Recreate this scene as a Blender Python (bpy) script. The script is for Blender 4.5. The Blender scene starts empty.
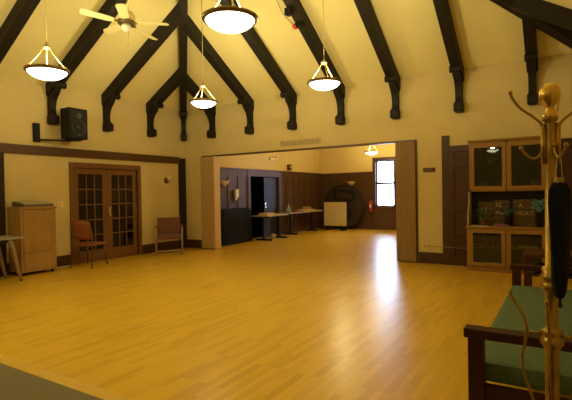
import bpy, bmesh, math, random
from mathutils import Vector, Matrix
random.seed(7)
S = bpy.context.scene
COL = S.collection
PI = math.pi
R = math.radians

# ------------------------------------------------------------------ materials
MATS = {}
def new_mat(name):
    m = bpy.data.materials.new(name); m.use_nodes = True
    nt = m.node_tree; b = nt.nodes['Principled BSDF']
    MATS[name] = m
    return m, nt, b
def mix_color(nt, fac, a, b):
    n = nt.nodes.new('ShaderNodeMix'); n.data_type = 'RGBA'
    for i, v in ((0, fac), (6, a), (7, b)):
        if hasattr(v, 'links'): nt.links.new(v, n.inputs[i])
        else: n.inputs[i].default_value = v if i == 0 else (*v, 1)
    return n.outputs[2]
def noise(nt, scale=4, stretch=(1, 1, 1), detail=4, rough=.55):
    tc = nt.nodes.new('ShaderNodeTexCoord'); mp = nt.nodes.new('ShaderNodeMapping')
    mp.inputs['Scale'].default_value = stretch
    nt.links.new(tc.outputs['Object'], mp.inputs['Vector'])
    n = nt.nodes.new('ShaderNodeTexNoise')
    n.inputs['Scale'].default_value = scale; n.inputs['Detail'].default_value = detail
    n.inputs['Roughness'].default_value = rough
    nt.links.new(mp.outputs[0], n.inputs['Vector'])
    return n.outputs[0]
def bump(nt, b, h, strength=.1, dist=.01):
    n = nt.nodes.new('ShaderNodeBump'); n.inputs['Strength'].default_value = strength
    n.inputs['Distance'].default_value = dist
    nt.links.new(h, n.inputs['Height']); nt.links.new(n.outputs[0], b.inputs['Normal'])
def plain(name, c, rough=.6, metal=0, var=.12, scale=6, stretch=(1, 1, 1), bmp=0, spec=.5):
    m, nt, b = new_mat(name)
    n = noise(nt, scale, stretch)
    ramp = nt.nodes.new('ShaderNodeMapRange')
    ramp.inputs[1].default_value = .3; ramp.inputs[2].default_value = .7
    nt.links.new(n, ramp.inputs[0])
    d = tuple(max(0, x*(1-var)) for x in c); l = tuple(min(1, x*(1+var)) for x in c)
    nt.links.new(mix_color(nt, ramp.outputs[0], d, l), b.inputs['Base Color'])
    b.inputs['Roughness'].default_value = rough; b.inputs['Metallic'].default_value = metal
    b.inputs['Specular IOR Level'].default_value = spec
    if bmp: bump(nt, b, n, bmp)
    return m
def wood(name, dark, light, rough=.45, grain=(14, 14, 1.2), scale=3):
    m, nt, b = new_mat(name)
    n1 = noise(nt, scale, grain, 6, .6); n2 = noise(nt, 1.1, (1, 1, 1), 2)
    ad = nt.nodes.new('ShaderNodeMath'); ad.operation = 'MULTIPLY_ADD'
    nt.links.new(n1, ad.inputs[0]); ad.inputs[1].default_value = 1.6; ad.inputs[2].default_value = -.3
    c = mix_color(nt, ad.outputs[0], dark, light)
    c2 = mix_color(nt, n2, c, tuple(x*.8 for x in dark))
    nt.links.new(c2, b.inputs['Base Color'])
    b.inputs['Roughness'].default_value = rough; b.inputs['Specular IOR Level'].default_value = .3
    bump(nt, b, n1, .08, .004)
    return m

wall_c = (.66, .53, .24)
WALL = plain('wall_paint', wall_c, .85, var=.04, scale=2)
WALLB = plain('back_room_paint', (.76, .60, .24), .85, var=.03, scale=2)
CEIL = plain('ceiling_paint', (.84, .75, .34), .9, var=.03, scale=1.2)
BEAM = wood('dark_beam_wood', (.010, .0075, .005), (.026, .018, .010), .6, (10, 10, 10), 3)
TRIMD = wood('dark_trim_wood', (.07, .031, .010), (.12, .056, .018), .45, (2, 14, 14))
TRIMM = wood('brown_trim_wood', (.085, .036, .011), (.15, .068, .022), .45, (2, 14, 14))
POST = wood('black_brown_post', (.018, .011, .007), (.035, .022, .013), .5)
DOORW = wood('door_wood', (.17, .075, .02), (.28, .13, .04), .42)
WAINS = wood('wainscot_wood', (.085, .043, .020), (.15, .078, .038), .45)
PANELD = wood('dark_panel_wood', (.07, .027, .008), (.11, .045, .014), .42)
OAK = wood('oak_plywood', (.33, .18, .045), (.60, .38, .12), .5, (9, 9, 1.2), 2.2)
HUTCHW = wood('hutch_oak', (.30, .155, .026), (.46, .26, .055), .42)
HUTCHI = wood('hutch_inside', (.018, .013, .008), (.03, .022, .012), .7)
BENCHW = wood('bench_mahogany', (.035, .010, .005), (.075, .022, .010), .33)
TABW = wood('side_table_wood', (.06, .02, .010), (.11, .04, .018), .4)
ACC_L = plain('partition_vinyl_light', (.46, .30, .12), .6, var=.08, scale=20, stretch=(1, 1, .1))
ACC_R = plain('partition_vinyl_brown', (.30, .185, .075), .6, var=.06, scale=20, stretch=(1, 1, .1))
ACC_E = plain('partition_lead_post', (.62, .42, .17), .5, var=.04)
BRASS = plain('aged_brass', (.38, .25, .055), .33, 1, var=.25, scale=20)
BRASSL = plain('bright_brass', (.62, .42, .10), .26, 1, var=.1, scale=20)
GREEN = plain('green_upholstery', (.085, .135, .075), .8, var=.12, scale=60, bmp=.15)
NAVY = plain('navy_fabric', (.007, .0085, .020), .8, var=.3, scale=12, spec=.15)
BLACKC = plain('black_cloth', (.006, .0065, .0055), .8, var=.3, scale=5, spec=.2)
BLACK = plain('black_plastic', (.007, .0065, .006), .55, var=.2, spec=.25)
DARKM = plain('dark_metal', (.03, .028, .026), .4, .6, var=.2)
CHROME = plain('chrome', (.7, .68, .6), .25, 1, var=.05)
GREYM = plain('grey_laminate', (.30, .27, .22), .45, var=.08)
MAUVE = plain('mauve_fabric', (.165, .068, .042), .85, var=.14, scale=60)
REDW = wood('reddish_chair_wood', (.26, .085, .022), (.38, .14, .04), .45)
SLEDW = plain('pale_metal_frame', (.42, .30, .19), .4, .2, var=.06)
LAMPM = plain('lamp_metal', (.62, .48, .20), .35, .8, var=.1)
LAMPR = plain('lamp_rim_bronze', (.20, .13, .04), .4, .7, var=.15)
CREAM = plain('cream_enamel', (.82, .72, .36), .5, var=.03)
WHITE = plain('white_plastic', (.75, .72, .62), .5, var=.03)
PAPER = plain('paper_white', (.72, .64, .46), .8, var=.06, scale=12)
PAPERB = plain('cream_papers', (.62, .48, .24), .8, var=.15, scale=25)
BOARD = plain('beige_board', (.56, .45, .24), .75, var=.05)
RED = plain('red_enamel', (.55, .03, .02), .35, var=.1)
TEAL = plain('teal_bag', (.16, .34, .30), .7, var=.2, scale=15)
PINK = plain('magenta_cloth', (.26, .08, .15), .8, var=.3, scale=25)
LEAF = plain('plant_leaf', (.045, .10, .05), .5, var=.35, scale=20)
LEAFB = plain('bluish_leaf', (.05, .14, .15), .5, var=.4, scale=20)
FLOWB = plain('pale_blue_petals', (.24, .50, .58), .6, var=.3, scale=30)
POT = plain('clay_pot', (.20, .10, .06), .75, var=.2, scale=12)
DPOT = plain('dark_pot', (.03, .025, .02), .6, var=.2, scale=12)
SLAT = wood('sign_slat_wood', (.12, .075, .022), (.20, .125, .035), .7, (1.5, 14, 14))
LETTER = plain('tan_lettering', (.55, .42, .18), .7, var=.1)
BLUEB = plain('blue_grey_ceramic', (.10, .15, .15), .4, var=.2)
GREYSIDE = plain('pale_bracket_paint', (.42, .36, .26), .7, var=.08)
BACKDARK = plain('corridor_painted_shade', (.010, .008, .005), .95, spec=.05)  # near-black colour stands in for the darkness of the unlit spaces
ROUNDT = wood('round_table_underside', (.028, .017, .010), (.05, .031, .019), .6)
VENT = plain('vent_paint', (.50, .42, .20), .8, var=.2, scale=40)
TOEK = wood('toe_kick_wood', (.30, .14, .03), (.42, .2, .05), .5)

def emis(name, c, strength):
    m, nt, b = new_mat(name)
    b.inputs['Base Color'].default_value = (*c, 1)
    b.inputs['Emission Color'].default_value = (*c, 1)
    b.inputs['Emission Strength'].default_value = strength
    n = noise(nt, 8)
    nt.links.new(mix_color(nt, n, tuple(x*.92 for x in c), c), b.inputs['Emission Color'])
    return m
BOWL = emis('lit_alabaster_glass', (1, .90, .62), 8.0)
SCONCE = plain('frosted_glass_unlit', (.75, .6, .3), .4, var=.05)

def glass(name, tint=(1, 1, 1), gloss=.12, rough=.03):
    m, nt, b = new_mat(name)
    t = nt.nodes.new('ShaderNodeBsdfTransparent'); t.inputs[0].default_value = (*tint, 1)
    g = nt.nodes.new('ShaderNodeBsdfGlossy'); g.inputs['Roughness'].default_value = rough
    fr = nt.nodes.new('ShaderNodeFresnel'); fr.inputs[0].default_value = 1.5
    mr = nt.nodes.new('ShaderNodeMath'); mr.operation = 'ADD'; mr.inputs[1].default_value = gloss
    nt.links.new(fr.outputs[0], mr.inputs[0])
    mx = nt.nodes.new('ShaderNodeMixShader')
    nt.links.new(mr.outputs[0], mx.inputs[0]); nt.links.new(t.outputs[0], mx.inputs[1]); nt.links.new(g.outputs[0], mx.inputs[2])
    nt.links.new(mx.outputs[0], nt.nodes['Material Output'].inputs[0])
    return m
GLASS = glass('window_glass', (.97, .98, 1), 0)
GLASSD = glass('door_glass', (.22, .2, .16), 0)
GLASSH = glass('cabinet_glass', (.72, .74, .62), .01, .02)

def floor_mat():
    m, nt, b = new_mat('strip_wood_floor')
    tc = nt.nodes.new('ShaderNodeTexCoord'); sp = nt.nodes.new('ShaderNodeSeparateXYZ'); cb = nt.nodes.new('ShaderNodeCombineXYZ')
    nt.links.new(tc.outputs['Object'], sp.inputs[0])
    nt.links.new(sp.outputs[1], cb.inputs[0]); nt.links.new(sp.outputs[0], cb.inputs[1])
    br = nt.nodes.new('ShaderNodeTexBrick'); nt.links.new(cb.outputs[0], br.inputs['Vector'])
    br.offset = .37; br.offset_frequency = 3
    br.inputs['Scale'].default_value = 1; br.inputs['Brick Width'].default_value = .5; br.inputs['Row Height'].default_value = .057
    br.inputs['Mortar Size'].default_value = .0012; br.inputs['Mortar Smooth'].default_value = .3
    br.inputs['Color1'].default_value = (.66, .41, .034, 1); br.inputs['Color2'].default_value = (.37, .185, .010, 1)
    br.inputs['Mortar'].default_value = (.30, .15, .012, 1); br.inputs['Bias'].default_value = -.42
    n1 = noise(nt, 2.2, (22, 1.3, 1), 5, .6); fm = nt.nodes.new('ShaderNodeMath'); fm.operation = 'MULTIPLY'; fm.inputs[1].default_value = .55; nt.links.new(n1, fm.inputs[0]); n2 = noise(nt, .5, (1, 1, 1), 2)
    c = mix_color(nt, fm.outputs[0], br.outputs['Color'], (.60, .37, .03))
    c2n = nt.nodes.new('ShaderNodeMapRange'); c2n.inputs[1].default_value = .35; c2n.inputs[2].default_value = .75
    c2n.inputs[3].default_value = 0; c2n.inputs[4].default_value = .35
    nt.links.new(n2, c2n.inputs[0])
    c = mix_color(nt, c2n.outputs[0], c, (.52, .30, .02))
    nt.links.new(c, b.inputs['Base Color'])
    b.inputs['Roughness'].default_value = .29; b.inputs['Specular IOR Level'].default_value = .34
    bump(nt, b, n2, .03, .02)
    return m
FLOOR = floor_mat()
def carpet_mat():
    m, nt, b = new_mat('olive_grey_carpet')
    n = noise(nt, 130, (1, 1, 1), 3, .7); n2 = noise(nt, 3, (1, 1, 1), 3)
    c = mix_color(nt, n, (.105, .085, .042), (.19, .16, .088))
    c = mix_color(nt, n2, c, (.15, .125, .066))
    nt.links.new(c, b.inputs['Base Color']); b.inputs['Roughness'].default_value = .95
    bump(nt, b, n, .4, .006)
    return m
CARPET = carpet_mat()
BORDER = wood('border_plank', (.60, .38, .05), (.72, .48, .09), .4, (1.2, 14, 14))

# ------------------------------------------------------------------ mesh builder
class MB:
    def __init__(s): s.bm = bmesh.new()
    def box(s, x0, x1, y0, y1, z0, z1, bev=0, mat=None):
        vs = [s.bm.verts.new((x, y, z)) for x in (x0, x1) for y in (y0, y1) for z in (z0, z1)]
        fs = [(0, 1, 3, 2), (4, 6, 7, 5), (0, 4, 5, 1), (2, 3, 7, 6), (0, 2, 6, 4), (1, 5, 7, 3)]
        f = [s.bm.faces.new([vs[i] for i in q]) for q in fs]
        if bev:
            es = list({e for x in f for e in x.edges})
            bmesh.ops.bevel(s.bm, geom=es, offset=bev, segments=2, profile=.7, affect='EDGES')
        return s
    def obox(s, c, half, M):           # oriented box
        vs = []
        for x in (-1, 1):
            for y in (-1, 1):
                for z in (-1, 1):
                    vs.append(s.bm.verts.new(Vector(c) + M @ Vector((x*half[0], y*half[1], z*half[2]))))
        for q in [(0, 1, 3, 2), (4, 6, 7, 5), (0, 4, 5, 1), (2, 3, 7, 6), (0, 2, 6, 4), (1, 5, 7, 3)]:
            s.bm.faces.new([vs[i] for i in q])
        return s
    def bar(s, a, b, w, h, up=(0, 0, 1)):   # rectangular bar from a to b
        a = Vector(a); b = Vector(b); d = (b-a); L = d.length; d.normalize()
        u = Vector(up); r = d.cross(u)
        if r.length < 1e-4: r = d.cross(Vector((0, 1, 0)))
        r.normalize(); u = r.cross(d)
        M = Matrix((d, r, u)).transposed()
        return s.obox((a+b)/2, (L/2, w/2, h/2), M)
    def tube(s, pts, rad, n=10, cap=True, smooth=True):
        pts = [Vector(p) for p in pts]; k = len(pts)
        rs = rad if isinstance(rad, (list, tuple)) else [rad]*k
        rings = []; ref = None
        for i, p in enumerate(pts):
            d = (pts[min(i+1, k-1)]-pts[max(i-1, 0)]).normalized()
            if ref is None: ref = d.orthogonal().normalized()
            ref = (ref - d*ref.dot(d))
            if ref.length < 1e-5: ref = d.orthogonal()
            ref.normalize(); v = d.cross(ref)
            rings.append([s.bm.verts.new(p + (ref*math.cos(2*PI*j/n)+v*math.sin(2*PI*j/n))*rs[i]) for j in range(n)])
        for i in range(k-1):
            for j in range(n):
                f = s.bm.faces.new((rings[i][j], rings[i][(j+1) % n], rings[i+1][(j+1) % n], rings[i+1][j])); f.smooth = smooth
        if cap:
            s.bm.faces.new(rings[0][::-1]); s.bm.faces.new(rings[-1])
        return s
    def lathe(s, prof, c=(0, 0, 0), n=24, smooth=True, M=None):   # prof [(r,z)...]
        c = Vector(c); rings = []
        for r, z in prof:
            if r < 1e-5:
                p = Vector((0, 0, z)); rings.append([s.bm.verts.new(c + (M @ p if M else p))])
            else:
                q = []
                for j in range(n):
                    p = Vector((r*math.cos(2*PI*j/n), r*math.sin(2*PI*j/n), z)); q.append(s.bm.verts.new(c + (M @ p if M else p)))
                rings.append(q)
        for a, b in zip(rings, rings[1:]):
            for j in range(n):
                k = (j+1) % n
                if len(a) == 1 and len(b) == 1: continue
                if len(a) == 1: f = s.bm.faces.new((a[0], b[j], b[k]))
                elif len(b) == 1: f = s.bm.faces.new((a[j], a[k], b[0]))
                else: f = s.bm.faces.new((a[j], a[k], b[k], b[j]))
                f.smooth = smooth
        return s
    def ball(s, c, r, sc=(1, 1, 1), n=14):
        prof = [(r*math.sin(PI*i/n), -r*math.cos(PI*i/n)) for i in range(n+1)]
        prof[0] = (0, -r); prof[-1] = (0, r)
        M = Matrix.Diagonal(sc)
        return s.lathe(prof, c, 16, True, M)
    def prism(s, poly, t0, t1, axes=(0, 1, 2)):    # 2D polygon (u,v) extruded along third axis
        au, av, at = axes
        def P(u, v, t):
            q = [0, 0, 0]; q[au] = u; q[av] = v; q[at] = t; return q
        a = [s.bm.verts.new(P(u, v, t0)) for u, v in poly]; b = [s.bm.verts.new(P(u, v, t1)) for u, v in poly]
        s.bm.faces.new(a); s.bm.faces.new(b[::-1])
        for i in range(len(poly)):
            j = (i+1) % len(poly); s.bm.faces.new((a[i], b[i], b[j], a[j]))
        return s
    def quad(s, *pts):
        s.bm.faces.new([s.bm.verts.new(p) for p in pts]); return s
    def xform(s, M):
        bmesh.ops.transform(s.bm, matrix=M, verts=s.bm.verts); return s
    def build(s, name, mat, parent=None, label=None, flipfix=True):
        if flipfix: bmesh.ops.recalc_face_normals(s.bm, faces=s.bm.faces)
        me = bpy.data.meshes.new(name); s.bm.to_mesh(me); s.bm.free()
        me.materials.append(mat)
        o = bpy.data.objects.new(name, me); COL.objects.link(o)
        if parent: o.parent = parent
        if label: o['label'] = label
        return o
def tag(o, label, cat, group=None):
    o['label'] = label; o['category'] = cat
    if group: o['group'] = group
    return o
def thing(name, label, cat, loc=(0, 0, 0), rz=0, group=None, rot=None):
    o = bpy.data.objects.new(name, None); COL.objects.link(o); o.empty_display_size = .1
    o.location = loc; o.rotation_euler = rot or (0, 0, rz)
    return tag(o, label, cat, group)
def struct(o):
    o['kind'] = 'structure'; return o
def copy_thing(o, parent=None):
    c = o.copy(); COL.objects.link(c)
    if parent: c.parent = parent
    for ch in list(o.children): copy_thing(ch, c)
    return c

# ------------------------------------------------------------------ the room
XL, XR, YF, YN = -8.65, .54, 8.84, -5.5     # left wall, right wall, far wall, near wall
MID = (XL+XR)/2; HALF = (XR-XL)/2
ZP, SL = 3.64, .6135                         # wall plate height, roof slope
T = .15
YB, BX0, BX1, BZ = 16.0, -8.3, -2.2, 3.35    # back room
OX0, OX1, OZ = -8.03, -2.46, 2.40            # opening

b = MB().box(XL-T, XR+T, 1.95, YF+.14, -.1, 0).box(BX0-.1, BX1+.1, YF+.14, YB+.1, -.1, 0)
fl = struct(b.build('floor', FLOOR))
struct(MB().box(XL-T, XR+T, YN-T, 1.94, -.1, .006).build('floor_carpet', CARPET))
struct(MB().box(XL, XR, 1.94, 2.05, -.02, .008, .003).build('trim_1', BORDER))

# left wall with a hole for the glazed doors
DY0, DY1, DZ = 5.62, 7.26, 2.04
b = MB().box(XL-T, XL, YN, DY0, 0, ZP).box(XL-T, XL, DY1, YF+.14, 0, ZP).box(XL-T, XL, DY0, DY1, DZ, ZP)
struct(b.build('wall_left', WALL))
# far wall with opening
b = MB().box(XL, OX0, YF, YF+.14, 0, ZP).box(OX1, XR+T, YF, YF+.14, 0, ZP).box(OX0, OX1, YF, YF+.14, OZ, ZP)
struct(b.build('wall_far', WALL))
struct(MB().box(XR, XR+T, YN, YF, 0, ZP).build('wall_right', WALL))
RZ = ZP+SL*HALF
b = MB().prism([(XL-T, 0), (XR+T, 0), (XR+T, ZP), (MID, RZ), (XL-T, ZP)], YN-T, YN, (0, 2, 1))
struct(b.build('wall_near', WALL))
# hipped ceiling
AY = YF-HALF
def slab(mb, pts, t=.08):
    up = Vector((0, 0, t)); a = [mb.bm.verts.new(p) for p in pts]; c = [mb.bm.verts.new(Vector(p)+up) for p in pts]
    mb.bm.faces.new(a); mb.bm.faces.new(c[::-1])
    for i in range(len(pts)):
        j = (i+1) % len(pts); mb.bm.faces.new((a[i], c[i], c[j], a[j]))
b = MB(); e = .15; ez = e*SL
slab(b, [(XL-e, YN-e, ZP-ez), (XL-e, YF+e, ZP-ez), (MID, AY, RZ), (MID, YN-e, RZ)])
slab(b, [(XR+e, YF+e, ZP-ez), (XR+e, YN-e, ZP-ez), (MID, YN-e, RZ), (MID, AY, RZ)])
slab(b, [(XL-e, YF+e, ZP-ez), (XR+e, YF+e, ZP-ez), (MID, AY, RZ)])
struct(b.build('ceiling', CEIL))

# back room shell
b = MB().box(BX0-.1, BX0, YF+.14, 11.27, 0, BZ).box(BX0-.1, BX0, 12.93, YB, 0, BZ).box(BX0-.1, BX0, 11.27, 12.93, 1.96, BZ)
struct(b.build('wall_back_room_left', WALLB))
WX0, WX1, WZ0, WZ1 = -5.96, -5.27, .86, 2.54
b = MB().box(BX0-.1, WX0, YB, YB+.15, 0, BZ).box(WX1, BX1+.1, YB, YB+.15, 0, BZ).box(WX0, WX1, YB, YB+.15, 0, WZ0).box(WX0, WX1, YB, YB+.15, WZ1, BZ)
struct(b.build('wall_back_room_far', WALLB))
struct(MB().box(BX1, BX1+.1, YF+.14, YB, 0, BZ).build('wall_back_room_right', WALLB))
struct(MB().box(BX0-.1, BX1+.1, YF+.14, YB+.15, BZ, BZ+.1).build('ceiling_back_room', WALLB))
# dark passage beyond the back room doorway and behind the glazed doors
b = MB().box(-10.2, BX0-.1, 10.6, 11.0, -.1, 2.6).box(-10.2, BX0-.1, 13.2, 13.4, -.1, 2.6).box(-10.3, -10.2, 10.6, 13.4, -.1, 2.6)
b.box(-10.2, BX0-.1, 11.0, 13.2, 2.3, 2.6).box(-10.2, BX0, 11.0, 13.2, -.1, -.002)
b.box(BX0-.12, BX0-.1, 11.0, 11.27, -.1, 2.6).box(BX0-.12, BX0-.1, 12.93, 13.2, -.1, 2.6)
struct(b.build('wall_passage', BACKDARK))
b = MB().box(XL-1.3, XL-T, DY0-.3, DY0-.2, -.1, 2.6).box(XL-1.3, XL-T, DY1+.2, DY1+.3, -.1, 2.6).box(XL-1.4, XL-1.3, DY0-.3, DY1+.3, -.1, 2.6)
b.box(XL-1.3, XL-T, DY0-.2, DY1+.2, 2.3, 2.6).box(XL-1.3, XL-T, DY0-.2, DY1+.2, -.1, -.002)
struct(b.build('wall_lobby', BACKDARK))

# trim rails
struct(MB().box(XL, XL+.06, YN, YF-.23, 2.225, 2.395, .008).build('trim_2', TRIMM))
struct(MB().box(XL, XL+.05, YF-.23, YF, 0, 2.37, .006).build('trim_3', POST))
struct(MB().box(XL, XL+.06, 3.95, 4.25, 0, 2.225, .006).build('trim_4', POST))
struct(MB().box(XL, XL+.025, 4.25, DY0-.09, 0, .22, .005).box(XL, XL+.025, DY1+.09, YF-.23, 0, .22, .005).build('baseboard_left', TRIMD))
struct(MB().box(XL+.05, OX0-.01, YF-.025, YF, 0, .22, .005).box(OX1+.03, -1.97, YF-.025, YF, 0, .21, .005).build('baseboard_far', TRIMD))
struct(MB().box(XL+.03, XL+.12, 5.0, 5.52, .001, .012, .003).build('trim_5', plain('pale_threshold', (.62, .5, .28), .5)))
# dark metal edge of the opening
struct(MB().box(OX0, OX1, YF-.012, YF+.1, OZ-.03, OZ+.005).box(OX1-.012, OX1+.02, YF-.014, YF+.1, 0, OZ+.005).build('trim_6', plain('track_bronze', (.10, .055, .02), .4, var=.1)))
struct(MB().box(XR-.02, XR, 5.9, YF, 0, .2, .004).build('baseboard_right', TRIMD))

# french doors (door_1)
d1 = bpy.data.objects.new('door_1', None); COL.objects.link(d1); d1.location = (XL, (DY0+DY1)/2, 0); struct(d1)
cy = (DY0+DY1)/2; hw = (DY1-DY0)/2
MB().box(-T, .035, -hw-.09, -hw, 0, DZ+.08, .006).box(-T, .035, hw, hw+.09, 0, DZ+.08, .006).box(-T, .035, -hw, hw, DZ-.03, DZ+.08, .006).build('door_frame', DOORW, d1)
def french_leaf(y0, y1):
    mb = MB(); st = .115; x0, x1 = -.06, -.015; zt = DZ-.035
    mb.box(x0, x1, y0, y0+st, .01, zt, .004).box(x0, x1, y1-st, y1, .01, zt, .004)
    mb.box(x0, x1, y0+st, y1-st, .01, .25, .004).box(x0, x1, y0+st, y1-st, zt-.12, zt, .004)
    gy0, gy1, gz0, gz1 = y0+st, y1-st, .25, zt-.12
    for i in (1, 2):
        y = gy0+(gy1-gy0)*i/3; mb.box(x0+.005, x1-.004, y-.011, y+.011, gz0, gz1)
    for i in range(1, 5):
        z = gz0+(gz1-gz0)*i/5; mb.box(x0+.005, x1-.004, gy0, gy1, z-.011, z+.011)
    f = mb.build('door_leaf', DOORW, d1)
    MB().box(-.042, -.036, gy0, gy1, gz0, gz1).build('glass_pane', GLASSD, f)
    return f
french_leaf(-hw+.005, -.003); rl = french_leaf(.003, hw-.005)
MB().box(-.015, -.008, .04, .085, .98, 1.16, .003).tube([(-.01, .06, 1.07), (.04, .06, 1.07), (.045, .02, 1.07), (.045, -.05, 1.075)], .011).build('handle', CHROME, rl)

# panelled wood (rails and stiles around recessed fields) on a wall: local u along wall, v depth toward room
def panelling(u0, u1, z1, n, rows, th=.035, st=.07):
    mb = MB(); mb.box(u0, u1, 0, .012, 0, z1)
    w = (u1-u0)/n
    for i in range(n+1):
        u = u0+w*i; mb.box(max(u0, u-st/2), min(u1, u+st/2), .012, th, 0, z1)
    for za, zb in rows: mb.box(u0, u1, .012, th-.002, za, zb)
    mb.box(u0, u1, .012, th+.012, 0, .16, .004)
    return mb
rows = [(.16, .22), (.80, .90), (1.93, 2.1)]
def place_y(mb):    # local (u,v,z) -> wall x = const facing +x: u->y, v->x
    return mb.xform(Matrix(((0, 1, 0, BX0), (1, 0, 0, 0), (0, 0, 1, 0), (0, 0, 0, 1))))
w1 = panelling(YF+.45, 11.15, 2.12, 4, rows); w1.box(YF+.45, 11.15, .0, .06, 2.12, 2.17, .006)
struct(place_y(w1).build('trim_7', WAINS))
w2 = panelling(13.05, YB, 2.12, 7, rows); w2.box(13.05, YB, 0, .06, 2.12, 2.17, .006).box(11.15, 13.05, 0, .06, 2.12, 2.17, .006)
w2.box(11.15, 11.28, -.1, .05, 0, 2.12).box(12.9, 13.05, -.1, .05, 0, 2.12).box(11.28, 12.92, 0, .05, 1.95, 2.12)
struct(place_y(w2).build('trim_8', WAINS))
def place_x(mb, y, s=1):    # facing -y
    return mb.xform(Matrix(((1, 0, 0, 0), (0, -1, 0, y), (0, 0, 1, 0), (0, 0, 0, 1))))
w3 = panelling(BX0+.04, -6.08, 2.10, 5, rows); w3.box(BX0+.04, -6.08, 0, .06, 2.1, 2.15, .006)
struct(place_x(w3, YB).build('trim_9', WAINS))
w4 = panelling(-6.08, BX1, .74, 9, [(.16, .22), (.64, .74)]); w4.box(-6.08, BX1, 0, .05, .74, .78, .006)
w4.box(-5.14, BX1, 0, .03, .78, 2.15)
struct(place_x(w4, YB).build('trim_10', WAINS))
# window_1
wn = bpy.data.objects.new('window_1', None); COL.objects.link(wn); wn.location = ((WX0+WX1)/2, YB, WZ0); struct(wn)
ww = (WX1-WX0)/2; wh = WZ1-WZ0
MB().box(-ww-.11, -ww, -.05, .15, -.1, wh+.12, .006).box(ww, ww+.11, -.05, .15, -.1, wh+.12, .006).box(-ww, ww, -.05, .15, wh, wh+.12, .006).box(-ww-.02, ww+.02, -.09, .15, -.1, 0, .006).build('window_frame', WAINS, wn)
for z0, z1, y in ((.0, wh*.53, .05), (wh*.48, wh, .09)):
    f = MB().box(-ww, -ww+.035, y, y+.035, z0, z1).box(ww-.035, ww, y, y+.035, z0, z1).box(-ww, ww, y, y+.035, z0, z0+.045).box(-ww, ww, y, y+.035, z1-.04, z1).build('sash', WAINS, wn)
    MB().box(-ww+.035, ww-.035, y+.015, y+.019, z0+.045, z1-.04).build('glass_pane', GLASS, f)
# door_2: dark leaf in back room doorway
d2 = bpy.data.objects.new('door_2', None); COL.objects.link(d2); d2.location = (BX0-.05, 12.92, 0); struct(d2)
dd = plain('door_dark_stain', (.014, .009, .006), .5, var=.2)
mb = MB().box(-.02, .02, -.80, 0, .01, 1.94, .003)
for za, zb in ((.2, .85), (1.0, 1.8)): mb.box(.02, .028, -.68, -.12, za, zb, .004)
mb.build('door_leaf', dd, d2)
MB().ball((.055, -.74, 1.02), .032).box(.02, .026, -.77, -.71, .94, 1.1).build('handle', CHROME, d2)

# narrow panelled doors either side of the hutch
def narrow_door(name, x0, x1, edge):
    d = bpy.data.objects.new(name, None); COL.objects.link(d); d.location = (x0, YF, 0); struct(d)
    W = x1-x0; mb = MB().box(0, W, -.02, 0, 0, 2.23)
    rails = [(0, .16), (.42, .52), (1.02, 1.16), (1.84, 1.95), (2.12, 2.23)]
    mb.box(0, .09, -.045, -.02, 0, 2.23).box(W-.05, W, -.045, -.02, 0, 2.23)
    for a, c in rails: mb.box(.09, W-.05, -.045, -.02, a, c)
    for (a, c), (a2, c2) in zip(rails, rails[1:]): mb.box(.13, W-.09, -.032, -.02, c+.04, a2-.04, .008)
    mb.build('door_leaf', PANELD, d)
    return d
d3 = narrow_door('door_3', -1.85, -1.30, -1)
MB().box(-.12, 0, -.05, 0, 0, 2.43, .004).build('door_frame', TRIMD, d3)
narrow_door('door_4', -.35, .42, 1)

# ------------------------------------------------------------------ roof beams
def beam_parts(root, L, scale_slope=1.0, hook=0.0):
    sl = SL*scale_slope; w = .085
    th = .25                       # vertical depth of rafter
    zt = ZP-.005
    d0 = 0.0
    # rafter
    MB().prism([(d0, zt), (L, zt+sl*L), (L, zt+sl*L-th), (.02, zt-th+.01), (d0, zt-th+.06)], -w, w, (1, 2, 0)).build('rafter', BEAM, root)
    zu = zt-th
    prof = [(0, 2.835), (.17, 2.835), (.185, 2.86), (.185, 2.99), (.17, 3.015), (.115, 3.04), (.10, 3.12), (.105, 3.2), (.13, 3.29), (.175, 3.37), (.25, 3.44), (.34, zu+sl*.34), (.30, zu+sl*.3+.05), (0, zu+.05)]
    br = MB().prism(prof, -.06, .06, (1, 2, 0))
    br.box(-.078, .078, 0, .19, 2.85, 3.0, .012)
    br.build('bracket', BEAM, root)
    mb = MB(); c = .36; zc = zu+sl*c-.035
    pts = [(-w-.012, c, zc), (w+.012, c, zc)]
    mb.tube(pts, .062, 14, True, False)
    mb.build('scroll_end', BEAM, root)
far_x = [-7.60, -6.41, -5.22, -4.03, -2.84, -1.645, -.455]
names = ['first dark roof beam from the left corner on the far wall, short one meeting the corner hip',
         'second dark roof beam from the corner on the far wall, above the left end of the opening',
         'third dark far wall roof beam from the corner, behind the top centre bowl lamp',
         'fourth dark far wall roof beam, the one with the red alarm beacon',
         'fifth dark far wall roof beam, ending above the right part of the opening',
         'sixth dark far wall roof beam, ending left above the narrow panelled door beside the hutch',
         'seventh dark far wall roof beam, ending just left of the coat stand finial']
for x, lab in zip(far_x, names):
    r = thing('roof_beam', lab, 'beam', (x, YF, 0), PI, 'roof beams on the far wall')
    beam_parts(r, min(x-XL, XR-x, HALF))
for y, lab in zip([7.66, 6.42, 5.17, 3.93], ['short dark left wall roof beam nearest the corner, right of the fan blades',
        'second dark left wall roof beam from the corner, between the glazed doors and the fan',
        'dark left wall roof beam whose bracket ends beside the black loudspeaker',
        'dark roof beam cut off at the top left corner of the photo']):
    r = thing('roof_beam', lab, 'beam', (XL, y, 0), -PI/2, 'roof beams on the left wall')
    beam_parts(r, min(YF-y, HALF))
r = thing('roof_beam', 'thick dark roof beam sloping down to the right above the coat stand', 'beam', (XR, 7.62, 0), PI/2)
beam_parts(r, min(YF-7.62, HALF))
k = 1/math.sqrt(2)
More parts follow.
